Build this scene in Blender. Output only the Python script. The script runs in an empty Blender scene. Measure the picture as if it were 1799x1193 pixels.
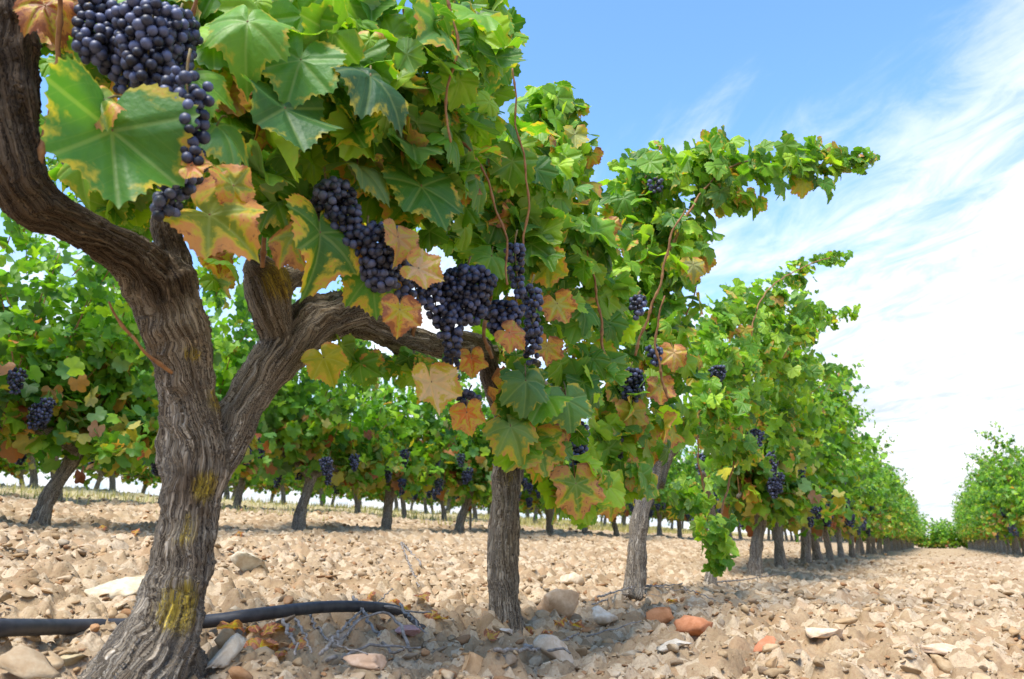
import bpy, math
import numpy as np
from mathutils import Vector, Matrix, noise as mn

C = bpy.context.scene.collection
RAD = math.radians
rng = np.random.default_rng(11)

# ------------------------------------------------------------------ camera
W, H, F = 1799.0, 1193.0, 1400.0
PSI, TH = RAD(27.3), RAD(14.4)
EYE = np.array([0.0, 0.0, 0.25])
fwd = np.array([-math.sin(PSI) * math.cos(TH), math.cos(PSI) * math.cos(TH), math.sin(TH)])
rgt = np.array([math.cos(PSI), math.sin(PSI), 0.0])
upv = np.cross(rgt, fwd)
cam_d = bpy.data.cameras.new("camera")
cam = bpy.data.objects.new("camera", cam_d); C.objects.link(cam)
M = Matrix(((rgt[0], upv[0], -fwd[0], EYE[0]), (rgt[1], upv[1], -fwd[1], EYE[1]), (rgt[2], upv[2], -fwd[2], EYE[2]), (0, 0, 0, 1)))
cam.matrix_world = M
cam_d.sensor_width = 36.0
cam_d.lens = F / W * 36.0
cam_d.clip_start, cam_d.clip_end = 0.02, 3000
cam_d.dof.use_dof = True
cam_d.dof.focus_distance = 2.0
cam_d.dof.aperture_fstop = 7.0
bpy.context.scene.camera = cam

# ------------------------------------------------------------------ light and exposure
SUN_EL, SUN_AZ = RAD(62), RAD(-174)          # azimuth clockwise from +Y
S = bpy.context.scene
S.view_settings.view_transform = 'Standard'; S.view_settings.look = 'None'
S.view_settings.gamma = 1; S.view_settings.exposure = 1.74
sd = bpy.data.lights.new("sun", 'SUN'); sd.energy = 2.1; sd.angle = RAD(24); sd.color = (1, 0.95, 0.87)
so = bpy.data.objects.new("sun", sd); C.objects.link(so)
sdir = Vector((math.sin(SUN_AZ) * math.cos(SUN_EL), math.cos(SUN_AZ) * math.cos(SUN_EL), math.sin(SUN_EL)))
so.rotation_euler = sdir.to_track_quat('Z', 'Y').to_euler()
S.cycles.max_bounces = 8; S.cycles.transparent_max_bounces = 8


class NT:
    """short node-graph writer"""
    def __init__(s, tree):
        s.t = tree; s.n = tree.nodes; s.l = tree.links
    def node(s, typ, ins=None, **props):
        nd = s.n.new(typ)
        for k, v in props.items(): setattr(nd, k, v)
        for k, v in (ins or {}).items():
            s.put(nd.inputs[k], v)
        return nd
    def put(s, sock, v):
        if isinstance(v, bpy.types.NodeSocket): s.l.new(v, sock)
        elif isinstance(v, bpy.types.Node): s.l.new(v.outputs[0], sock)
        else: sock.default_value = v
    def math(s, op, a, b=0.0, c=None, clamp=False):
        nd = s.n.new('ShaderNodeMath'); nd.operation = op; nd.use_clamp = clamp
        s.put(nd.inputs[0], a); s.put(nd.inputs[1], b)
        if c is not None: s.put(nd.inputs[2], c)
        return nd.outputs[0]
    def mix(s, fac, a, b, mode='MIX'):
        nd = s.n.new('ShaderNodeMix'); nd.data_type = 'RGBA'; nd.blend_type = mode
        s.put(nd.inputs[0], fac)
        for k, v in ((6, a), (7, b)):
            if isinstance(v, (tuple, list)): v = tuple(v) + ((1,) if len(v) == 3 else ())
            s.put(nd.inputs[k], v)
        return nd.outputs[2]
    def ramp(s, fac, stops, interp='LINEAR'):
        nd = s.n.new('ShaderNodeValToRGB'); s.put(nd.inputs[0], fac)
        e = nd.color_ramp.elements; nd.color_ramp.interpolation = interp
        while len(e) < len(stops): e.new(0.5)
        for el, (p, c) in zip(e, stops):
            el.position = p; el.color = tuple(c) + (1,) if len(c) == 3 else c
        return nd.outputs[0]
    def smooth(s, v, lo, hi):
        nd = s.n.new('ShaderNodeMapRange'); nd.interpolation_type = 'SMOOTHSTEP'
        s.put(nd.inputs[0], v); nd.inputs[1].default_value = lo; nd.inputs[2].default_value = hi
        return nd.outputs[0]


def pixdir(px, py):
    d = fwd + (px - 899.5) / F * rgt - (py - 596.5) / F * upv
    return d / np.linalg.norm(d)

world = bpy.data.worlds.new("World"); S.world = world; world.use_nodes = True
g = NT(world.node_tree); g.n.clear()
sky = g.node('ShaderNodeTexSky', sky_type='NISHITA', sun_disc=False, sun_elevation=SUN_EL, sun_rotation=SUN_AZ,
             air_density=1.0, dust_density=0.6, ozone_density=1.4)
tc = g.node('ShaderNodeTexCoord')
sp = g.node('ShaderNodeSeparateXYZ', {0: tc.outputs['Generated']})
zc = g.math('ADD', g.math('MAXIMUM', sp.outputs[2], 0.0), 0.12)
u = g.math('DIVIDE', sp.outputs[0], zc); v = g.math('DIVIDE', sp.outputs[1], zc)
ca, sa = math.cos(RAD(46)), math.sin(RAD(46))
along = g.math('ADD', g.math('MULTIPLY', u, -sa), g.math('MULTIPLY', v, ca))
across = g.math('ADD', g.math('MULTIPLY', u, ca), g.math('MULTIPLY', v, sa))
cv = g.node('ShaderNodeCombineXYZ', {0: g.math('MULTIPLY', across, 1.7), 1: g.math('MULTIPLY', along, 0.6), 2: 4.3})
n1 = g.node('ShaderNodeTexNoise', {'Vector': cv.outputs[0], 'Scale': 1.5, 'Detail': 9.0, 'Roughness': 0.56, 'Distortion': 0.9})
cv2 = g.node('ShaderNodeCombineXYZ', {0: g.math('MULTIPLY', across, 5.0), 1: g.math('MULTIPLY', along, 2.2), 2: 2.3})
n2 = g.node('ShaderNodeTexNoise', {'Vector': cv2.outputs[0], 'Scale': 1.6, 'Detail': 8.0, 'Roughness': 0.7, 'Distortion': 0.8})
# a great circle through two sky directions bounds the cloud bank
pa, pb = pixdir(1235, 455), pixdir(1799, 60)
nn = np.cross(pa, pb); nn /= np.linalg.norm(nn)
if np.dot(nn, pixdir(1799, 700)) < 0: nn = -nn
bank = g.node('ShaderNodeVectorMath', {0: tc.outputs['Generated'], 1: tuple(nn)}, operation='DOT_PRODUCT').outputs['Value']
low = g.math('MULTIPLY', g.math('SUBTRACT', 0.42, sp.outputs[2]), 0.55)
bank = g.math('MAXIMUM', bank, low)
m = g.math('ADD', g.math('MULTIPLY', bank, 3.2), g.math('MULTIPLY', g.math('SUBTRACT', n1.outputs[0], 0.5), 1.25))
m = g.math('ADD', m, g.math('MULTIPLY', g.math('SUBTRACT', n2.outputs[0], 0.5), 0.5))
mask = g.smooth(m, -0.12, 0.62)
cloudc = g.mix(g.smooth(g.math('ADD', n2.outputs[0], g.math('MULTIPLY', n1.outputs[0], .8)), 0.65, 1.05), (3.4, 3.85, 4.6), (5.6, 5.7, 5.8))
skyb = g.mix(1.0, sky.outputs[0], (1.08, 1.42, 1.75), 'MULTIPLY')
col = g.mix(mask, skyb, cloudc)
bg = g.node('ShaderNodeBackground', {'Color': col, 'Strength': 0.07})
wo = g.node('ShaderNodeOutputWorld', {'Surface': bg.outputs[0]})


# ------------------------------------------------------------------ helpers
def px(x, y, Z):
    return EYE + Z * (fwd + (x - 899.5) / F * rgt - (y - 596.5) / F * upv)

ROW1, ROWR = -1.15, 1.45
def rp(x, y, off=0.0, X=ROW1):
    """where the ray through a photo point meets the upright plane of a vine row"""
    d = fwd + (x - 899.5) / F * rgt - (y - 596.5) / F * upv
    t = (X + off) / d[0]
    return EYE + t * d

def rz(x):                         # camera depth of the near row at that column
    return 1817.0 / (1645.0 - x)

def tag(o, label=None, cat=None, group=None, kind=None):
    if label: o['label'] = label
    if cat: o['category'] = cat
    if group: o['group'] = group
    if kind: o['kind'] = kind
    return o

def mesh_np(name, V, Fc, mat, parent=None, attrs=None, smooth=False, uv=None):
    me = bpy.data.meshes.new(name)
    V = np.asarray(V, dtype=np.float32); Fc = np.asarray(Fc, dtype=np.int32)
    k = Fc.shape[1]
    me.vertices.add(len(V)); me.vertices.foreach_set('co', V.ravel())
    me.loops.add(Fc.size); me.loops.foreach_set('vertex_index', Fc.ravel())
    me.polygons.add(len(Fc)); me.polygons.foreach_set('loop_start', np.arange(0, Fc.size, k, dtype=np.int32))
    if smooth: me.polygons.foreach_set('use_smooth', np.ones(len(Fc), dtype=bool))
    me.update(calc_edges=True)
    for an, data in (attrs or {}).items():
        data = np.asarray(data, dtype=np.float32)
        if data.ndim == 1:
            a = me.attributes.new(an, 'FLOAT', 'POINT'); a.data.foreach_set('value', data)
        else:
            a = me.attributes.new(an, 'FLOAT_VECTOR', 'POINT'); a.data.foreach_set('vector', data.ravel())
    if mat: me.materials.append(mat)
    o = bpy.data.objects.new(name, me); C.objects.link(o)
    if parent: o.parent = parent
    return o

def empty(name, loc):
    o = bpy.data.objects.new(name, None); o.empty_display_size = 0.1
    o.location = loc; C.objects.link(o); return o

def norm(a): return a / np.maximum(np.linalg.norm(a, axis=-1, keepdims=True), 1e-9)

# value noise / voronoi on arrays
def hash2(ix, iy, s):
    h = (ix.astype(np.int64) * 374761393 + iy.astype(np.int64) * 668265263 + s * 974634777) & 0x7fffffff
    h = ((h ^ (h >> 13)) * 1274126177) & 0x7fffffff
    return ((h ^ (h >> 16)) & 0xffff) / 65535.0
def vnoise(x, y, s=0):
    ix, iy = np.floor(x), np.floor(y); fx, fy = x - ix, y - iy
    fx = fx * fx * (3 - 2 * fx); fy = fy * fy * (3 - 2 * fy)
    a, b = hash2(ix, iy, s), hash2(ix + 1, iy, s); c, d = hash2(ix, iy + 1, s), hash2(ix + 1, iy + 1, s)
    return a + (b - a) * fx + (c - a) * fy + (a - b - c + d) * fx * fy
def voro(x, y, s=0):
    ix, iy = np.floor(x), np.floor(y)
    f1 = np.full(x.shape, 9.0); f2 = f1.copy(); idv = np.zeros(x.shape); tilt = np.zeros(x.shape)
    for dx in (-1, 0, 1):
        for dy in (-1, 0, 1):
            cx, cy = ix + dx, iy + dy
            ox = cx + hash2(cx, cy, s); oy = cy + hash2(cx, cy, s + 7)
            d = np.hypot(x - ox, y - oy); idn = hash2(cx, cy, s + 13)
            tl = (x - ox) * (hash2(cx, cy, s + 17) - .5) + (y - oy) * (hash2(cx, cy, s + 19) - .5)
            near = d < f1
            f2 = np.where(near, f1, np.minimum(f2, d)); f1 = np.where(near, d, f1)
            idv = np.where(near, idn, idv); tilt = np.where(near, tl, tilt)
    return f1, f2, idv, tilt

GX = [-400, -40, -16, -12.5, -10.4, -7.3, -4.2, -2.2, -1.5, -1.15, -0.8, 0.2, 1.45, 8, 60, 400]
GZ = [-3, 0.2, .98, 1.0, .93, .63, .33, .14, .055, 0.03, 0.0, -.01, .0, .0, 0, 0]
def gbase(x): return np.interp(x, GX, GZ)
def ground_z(x, y):
    r = np.hypot(x, y)
    h = gbase(x)
    h = h + (vnoise(x * 1.1, y * 1.1, 3) - .5) * .07 + (vnoise(x * 3.7, y * 3.7, 5) - .5) * .04
    for sc, amp, s in ((7.0, .034, 1), (15.0, .022, 2), (33.0, .011, 4)):
        f1, f2, idv, tl = voro(x + .03 * vnoise(x * 20, y * 20, 9), y + .03 * vnoise(x * 20 + 5, y * 20, 9), 0) if False else voro(x * sc, y * sc, s)
        crack = np.clip((f2 - f1) * 2.6, 0, 1)
        keep = (idv > .35)
        h = h + amp * crack * (idv * keep + .15) + amp * 1.0 * tl * crack
    return h

# ------------------------------------------------------------------ materials
def new_mat(name):
    m_ = bpy.data.materials.new(name); m_.use_nodes = True
    t = NT(m_.node_tree); t.n.clear()
    return m_, t
def finish(t, shader):
    t.node('ShaderNodeOutputMaterial', {'Surface': shader})

def leaf_material(name, detail):
    m_, t = new_mat(name)
    col = t.node('ShaderNodeAttribute', attribute_name='tint').outputs['Vector']
    geo = t.node('ShaderNodeNewGeometry')
    nz = t.node('ShaderNodeTexNoise', {'Vector': geo.outputs['Position'], 'Scale': 60.0, 'Detail': 3.0}).outputs[0]
    base = t.mix(t.math('MULTIPLY', t.smooth(nz, .35, .7), .35), col, t.mix(1.0, col, (1.5, 1.25, .8), 'MULTIPLY'))
    nrm = None
    if detail:
        lu = t.node('ShaderNodeAttribute', attribute_name='leafuv').outputs['Vector']
        s3 = t.node('ShaderNodeSeparateXYZ', {0: lu})
        x_, y_, ed = s3.outputs
        ax = t.math('ABSOLUTE', x_)
        ang = t.math('ARCTAN2', ax, y_)
        r_ = t.math('SQRT', t.math('ADD', t.math('MULTIPLY', x_, x_), t.math('MULTIPLY', y_, y_)))
        dmin = None
        for a0 in (0.0, .85, 1.8):
            d_ = t.math('MULTIPLY', r_, t.math('ABSOLUTE', t.math('SINE', t.math('SUBTRACT', ang, a0))))
            if a0 != 0.0 or True:
                dmin = d_ if dmin is None else t.math('MINIMUM', dmin, d_)
        # side veins
        wv = t.math('ABSOLUTE', t.math('SUBTRACT', t.math('FRACT', t.math('MULTIPLY', t.math('SUBTRACT', y_, t.math('MULTIPLY', ax, .8)), 5.5)), .5))
        side = t.math('MULTIPLY', t.smooth(wv, .08, .0), .3)
        vein = t.math('MAXIMUM', t.smooth(dmin, .035, .008), side)
        dry = t.node('ShaderNodeAttribute', attribute_name='dry').outputs['Fac']
        n2_ = t.node('ShaderNodeTexNoise', {'Vector': lu, 'Scale': 4.0, 'Detail': 4.0}).outputs[0]
        e = t.math('ADD', ed, t.math('MULTIPLY', t.math('SUBTRACT', n2_, .5), 1.7))
        e = t.math('ADD', e, t.math('SUBTRACT', t.math('MULTIPLY', dry, 1.45), 1.12))
        e = t.math('ADD', e, t.math('MULTIPLY', t.math('SUBTRACT', t.smooth(dmin, .0, .16), .6), .55))
        sp5 = t.node('ShaderNodeTexNoise', {'Vector': lu, 'Scale': 11.0, 'Detail': 3.0}).outputs[0]
        e = t.math('ADD', e, t.math('MULTIPLY', t.smooth(sp5, .58, .72), t.math('MULTIPLY', dry, .9)))
        base = t.mix(t.smooth(e, .05, .45), base, (.52, .42, .04))
        base = t.mix(t.smooth(e, .42, .72), base, (.58, .26, .08))
        base = t.mix(t.smooth(e, .85, 1.25), base, (.30, .10, .05))
        base = t.mix(t.math('MULTIPLY', vein, .45), base, t.mix(.5, base, (.42, .48, .16)))
        nrm = t.node('ShaderNodeBump', {'Strength': .5, 'Distance': .004, 'Height': t.math('ADD', t.math('MULTIPLY', t.smooth(dmin, .0, .13), 1.6), t.math('MULTIPLY', nz, 1.2))}).outputs[0]
    under = t.mix(.3, base, (.34, .42, .26))
    face = t.mix(geo.outputs['Backfacing'], base, under)
    pr = t.node('ShaderNodeBsdfPrincipled', {'Base Color': face, 'Roughness': .5, 'Specular IOR Level': .4})
    tr = t.node('ShaderNodeBsdfTranslucent', {'Color': t.mix(1.0, base, (1.6, 1.7, .5), 'MULTIPLY')})
    if nrm: t.put(pr.inputs['Normal'], nrm)
    mx = t.node('ShaderNodeMixShader', {0: .42, 1: pr.outputs[0], 2: tr.outputs[0]})
    finish(t, mx.outputs[0])
    return m_
M_leaf = leaf_material('vine_leaf', True)
M_leaf_far = leaf_material('vine_leaf_plain', False)

def bark_material():
    m_, t = new_mat('vine_bark')
    b = t.node('ShaderNodeAttribute', attribute_name='bark').outputs['Vector']
    mp = t.node('ShaderNodeMapping', {'Vector': b, 'Scale': (85, 85, 17)}).outputs[0]
    n1_ = t.node('ShaderNodeTexNoise', {'Vector': mp, 'Scale': 1.0, 'Detail': 8.0, 'Roughness': .65, 'Distortion': .6}).outputs[0]
    mp2 = t.node('ShaderNodeMapping', {'Vector': b, 'Scale': (190, 190, 34)}).outputs[0]
    n2_ = t.node('ShaderNodeTexNoise', {'Vector': mp2, 'Scale': 1.0, 'Detail': 6.0, 'Roughness': .6}).outputs[0]
    n3_ = t.node('ShaderNodeTexNoise', {'Vector': b, 'Scale': 17.0, 'Detail': 5.0}).outputs[0]
    crack = t.math('ABSOLUTE', t.math('SUBTRACT', n1_, .5))
    base = t.ramp(n2_, [(.26, (.11, .08, .055)), (.42, (.33, .255, .17)), (.56, (.50, .42, .315)), (.74, (.62, .56, .46))])
    base = t.mix(t.smooth(crack, .05, .0), base, (.025, .017, .012))
    grey = t.smooth(n3_, .45, .68)
    base = t.mix(t.math('MULTIPLY', grey, .42), base, t.mix(.55, base, (.36, .34, .30)))
    dk = t.node('ShaderNodeAttribute', attribute_name='stain').outputs['Fac']
    base = t.mix(t.math('MULTIPLY', dk, .85), base, t.mix(1.0, base, (.30, .235, .18), 'MULTIPLY'))  # bark colour multiplied darker and browner around the given points
    li = t.node('ShaderNodeAttribute', attribute_name='lichen').outputs['Fac']
    n4_ = t.node('ShaderNodeTexNoise', {'Vector': b, 'Scale': 90.0, 'Detail': 5.0, 'Roughness': .7}).outputs[0]
    lm = t.smooth(t.math('ADD', li, t.math('MULTIPLY', t.math('SUBTRACT', n4_, .5), 2.0)), .32, .62)
    lm = t.math('MULTIPLY', lm, t.smooth(crack, .0, .05))
    base = t.mix(t.math('MULTIPLY', lm, .92), base, t.ramp(n2_, [(.3, (.26, .16, .015)), (.6, (.66, .48, .05))]))
    hgt = t.math('ADD', t.math('MULTIPLY', t.smooth(crack, .0, .13), 1.0), t.math('MULTIPLY', n2_, .8))
    bp = t.node('ShaderNodeBump', {'Strength': .9, 'Distance': .006, 'Height': hgt}).outputs[0]
    pr = t.node('ShaderNodeBsdfPrincipled', {'Base Color': base, 'Roughness': .88, 'Specular IOR Level': .2, 'Normal': bp})
    finish(t, pr.outputs[0]); return m_
M_bark = bark_material()

def simple_mat(name, c1, c2, scale, rough=.8, bump=.3, dist=.002, spec=.3, stretch=None):
    m_, t = new_mat(name)
    tc_ = t.node('ShaderNodeTexCoord').outputs['Object']
    if stretch: tc_ = t.node('ShaderNodeMapping', {'Vector': tc_, 'Scale': stretch}).outputs[0]
    n_ = t.node('ShaderNodeTexNoise', {'Vector': tc_, 'Scale': scale, 'Detail': 6.0, 'Roughness': .6}).outputs[0]
    base = t.ramp(n_, [(.32, c1), (.68, c2)])
    bp = t.node('ShaderNodeBump', {'Strength': bump, 'Distance': dist, 'Height': n_}).outputs[0]
    pr = t.node('ShaderNodeBsdfPrincipled', {'Base Color': base, 'Roughness': rough, 'Specular IOR Level': spec, 'Normal': bp})
    finish(t, pr.outputs[0]); return m_
M_cane = simple_mat('cane_wood', (.16, .065, .03), (.36, .19, .075), 60, .6, .3)
M_twig = simple_mat('dead_twig', (.11, .09, .07), (.34, .30, .26), 70, .9, .5)
M_pipe = simple_mat('black_pipe_plastic', (.010, .011, .014), (.045, .045, .048), 40, .6, .2, .0006, .5)
M_stem = simple_mat('grape_stalk', (.10, .12, .03), (.25, .14, .06), 80, .6)
M_post = simple_mat('weathered_post', (.20, .18, .16), (.38, .36, .33), 30, .8)

def grape_material():
    m_, t = new_mat('grape_skin')
    geo = t.node('ShaderNodeNewGeometry')
    tint = t.node('ShaderNodeAttribute', attribute_name='berry').outputs['Fac']
    n_ = t.node('ShaderNodeTexNoise', {'Vector': geo.outputs['Position'], 'Scale': 90.0, 'Detail': 4.0}).outputs[0]
    fac = t.smooth(t.math('ADD', t.math('MULTIPLY', n_, .7), t.math('MULTIPLY', tint, .55)), .35, .95)
    base = t.mix(fac, (.006, .007, .017), (.085, .098, .175))
    pr = t.node('ShaderNodeBsdfPrincipled', {'Base Color': base, 'Roughness': .48, 'Specular IOR Level': .45})
    finish(t, pr.outputs[0]); return m_
M_grape = grape_material()

def rock_material():
    m_, t = new_mat('limestone_rubble')
    col = t.node('ShaderNodeAttribute', attribute_name='tint').outputs['Vector']
    geo = t.node('ShaderNodeNewGeometry').outputs['Position']
    n_ = t.node('ShaderNodeTexNoise', {'Vector': geo, 'Scale': 45.0, 'Detail': 8.0, 'Roughness': .7}).outputs[0]
    n2_ = t.node('ShaderNodeTexNoise', {'Vector': geo, 'Scale': 11.0, 'Detail': 4.0}).outputs[0]
    base = t.mix(t.smooth(n_, .35, .7), t.mix(1.0, col, (.78, .70, .62), 'MULTIPLY'), col)
    base = t.mix(t.math('MULTIPLY', t.smooth(n2_, .56, .74), .2), base, (.42, .25, .13))
    bp = t.node('ShaderNodeBump', {'Strength': .7, 'Distance': .004, 'Height': n_}).outputs[0]
    pr = t.node('ShaderNodeBsdfPrincipled', {'Base Color': base, 'Roughness': .93, 'Specular IOR Level': .15, 'Normal': bp})
    finish(t, pr.outputs[0]); return m_
M_rock = rock_material()

def soil_material():
    m_, t = new_mat('stony_soil')
    geo = t.node('ShaderNodeNewGeometry').outputs['Position']
    sp_ = t.node('ShaderNodeSeparateXYZ', {0: geo})
    n1_ = t.node('ShaderNodeTexNoise', {'Vector': geo, 'Scale': 5.0, 'Detail': 10.0, 'Roughness': .7}).outputs[0]
    vo = t.node('ShaderNodeTexVoronoi', {'Vector': geo, 'Scale': 26.0, 'Randomness': 1.0})
    n2_ = t.node('ShaderNodeTexNoise', {'Vector': geo, 'Scale': 130.0, 'Detail': 6.0, 'Roughness': .7}).outputs[0]
    n3_ = t.node('ShaderNodeTexNoise', {'Vector': geo, 'Scale': .6, 'Detail': 4.0}).outputs[0]
    base = t.ramp(n1_, [(.3, (.20, .13, .065)), (.5, (.35, .245, .14)), (.7, (.44, .33, .20))])
    sv = t.node('ShaderNodeSeparateColor', {0: vo.outputs['Color']})
    base = t.mix(t.smooth(sv.outputs[0], .55, .75), base, (.50, .385, .25))
    base = t.mix(t.math('MULTIPLY', t.smooth(sv.outputs[1], .78, .95), .35), base, (.42, .25, .13))
    base = t.mix(t.math('MULTIPLY', t.smooth(n2_, .55, .35), .45), base, (.24, .14, .08))
    straw = t.math('MULTIPLY', t.smooth(t.math('ADD', sp_.outputs[0], t.math('MULTIPLY', n3_, 3.0)), -4.6, -7.5), .75)
    base = t.mix(straw, base, t.ramp(n2_, [(.3, (.27, .24, .10)), (.7, (.52, .45, .26))]))
    bp = t.node('ShaderNodeBump', {'Strength': .8, 'Distance': .006, 'Height': t.math('ADD', n2_, n1_)}).outputs[0]
    pr = t.node('ShaderNodeBsdfPrincipled', {'Base Color': base, 'Roughness': .95, 'Specular IOR Level': .1, 'Normal': bp})
    finish(t, pr.outputs[0]); return m_
M_soil = soil_material()

# ------------------------------------------------------------------ ground sheet
def build_ground():
    ra = np.concatenate([np.linspace(.02, 1.2, 22), np.exp(np.arange(math.log(1.22), math.log(13), .0052)),
                         np.exp(np.arange(math.log(13.2), math.log(900), .035))])
    a0 = PSI  # view azimuth, counter-clockwise from +Y
    dense = np.linspace(-RAD(46), RAD(46), 640)
    rest = np.linspace(RAD(46), 2 * math.pi - RAD(46), 150)[1:-1]
    an = np.concatenate([dense, rest]) + a0
    R, A = np.meshgrid(ra, an, indexing='ij')
    X = -np.sin(A) * R; Y = np.cos(A) * R
    Z = ground_z(X, Y)
    far = np.clip((R - 14) / 20, 0, 1)
    Z = Z * (1 - far) + (gbase(X) + .02) * far
    nr, na = R.shape
    V = np.stack([X, Y, Z], -1).reshape(-1, 3)
    i = np.arange(nr - 1)[:, None]; j = np.arange(na)[None, :]; j2 = (j + 1) % na
    Fq = np.stack([i * na + j, i * na + j2, (i + 1) * na + j2, (i + 1) * na + j], -1).reshape(-1, 4)
    o = mesh_np('ground', V, Fq[:, ::-1], M_soil, smooth=False)
    tag(o, 'pale tan stony ploughed vineyard soil', 'ground', kind='structure')
build_ground()

# ------------------------------------------------------------------ stones
def ico(sub=1):
    import bmesh
    bm = bmesh.new(); bmesh.ops.create_icosphere(bm, subdivisions=sub, radius=1.0)
    V = np.array([v.co[:] for v in bm.verts]); Fc = np.array([[v.index for v in f.verts] for f in bm.faces]); bm.free()
    return V, Fc
ICO1, ICO2, ICO3 = ico(1), ico(2), ico(3)
def rand_rot(n, r=rng):
    q = norm(r.normal(size=(n, 4))); w, x, y, z = q.T
    return np.stack([np.stack([1 - 2 * (y * y + z * z), 2 * (x * y - z * w), 2 * (x * z + y * w)], -1),
                     np.stack([2 * (x * y + z * w), 1 - 2 * (x * x + z * z), 2 * (y * z - x * w)], -1),
                     np.stack([2 * (x * z - y * w), 2 * (y * z + x * w), 1 - 2 * (x * x + y * y)], -1)], -2)
def rocks(P, size, tmpl, r=rng):
    n = len(P); V0, F0 = tmpl
    V = np.repeat(V0[None], n, 0)
    for k in range(9):
        nn_ = norm(r.normal(size=(n, 3))); of = r.uniform(.28, .62, n)
        d = np.einsum('nvi,ni->nv', V, nn_) - of[:, None]
        V = V - np.maximum(d, 0)[..., None] * nn_[:, None]
    V = V * (1 + r.normal(size=(n, V.shape[1], 1)) * .055)
    V = V * r.uniform(.75, 1.7, (n, 1, 3)) * np.array([1, 1, .6])
    a = r.uniform(0, 6.28, n); tl = r.normal(size=(n, 2)) * .2
    ca_, sa_ = np.cos(a)[:, None], np.sin(a)[:, None]
    x, y, z = V[..., 0], V[..., 1], V[..., 2]
    x, y = x * ca_ - y * sa_, x * sa_ + y * ca_
    z = z + x * tl[:, :1] + y * tl[:, 1:]
    V = np.stack([x, y, z], -1) * size[:, None, None] + P[:, None]
    Fc = (F0[None] + (np.arange(n) * len(V0))[:, None, None]).reshape(-1, 3)
    return V.reshape(-1, 3), Fc
def rock_cols(n, r=rng):
    pal = np.array([[.50, .39, .255], [.46, .35, .22], [.53, .44, .32], [.48, .34, .20], [.44, .27, .15], [.47, .37, .26], [.37, .31, .24], [.57, .50, .39], [.32, .20, .12]])
    p = np.array([.2, .2, .14, .13, .09, .08, .06, .05, .05])
    return pal[r.choice(len(pal), n, p=p)] * r.uniform(.62, 1.0, (n, 1)) * np.array([1.0, .95, .87])

def scatter_rubble():
    Vs, Fs, Cs, off = [], [], [], 0
    for n, r0, r1, s0, s1, t in ((2600, 1.35, 3.2, .005, .025, ICO2), (8000, 1.35, 3.4, .0025, .009, ICO1), (12000, 2.8, 9.0, .005, .024, ICO1), (6000, 8.0, 30.0, .012, .040, ICO1)):
        th = rng.uniform(-RAD(40), RAD(40), n) + PSI
        rr = np.exp(rng.uniform(math.log(r0), math.log(r1), n))
        sz = s0 * (s1 / s0) ** (rng.uniform(0, 1, n) ** 2.2)
        X, Y = -np.sin(th) * rr, np.cos(th) * rr
        P = np.stack([X, Y, ground_z(X, Y) + sz * rng.uniform(-.15, .45, n)], -1)
        V, Fc = rocks(P, sz, t)
        Vs.append(V); Fs.append(Fc + off); off += len(V)
        Cs.append(np.repeat(rock_cols(n), len(t[0]), 0))
    o = mesh_np('rubble', np.concatenate(Vs), np.concatenate(Fs), M_rock, attrs={'tint': np.concatenate(Cs)})
    tag(o, 'loose pale limestone rubble and clods covering the soil', 'rubble', kind='stuff')
scatter_rubble()

def ground_hit(x, y):
    d = fwd + (x - 899.5) / F * rgt - (y - 596.5) / F * upv
    t = np.arange(1.0, 40, .004)
    P = EYE + t[:, None] * d
    gz = ground_z(P[:, 0], P[:, 1]); k = np.argmax(P[:, 2] < gz)
    p = P[k] if P[k, 2] < gz[k] else P[-1]
    return np.array([p[0], p[1], ground_z(p[:1], p[1:2])[0]]), t[k]

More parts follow.
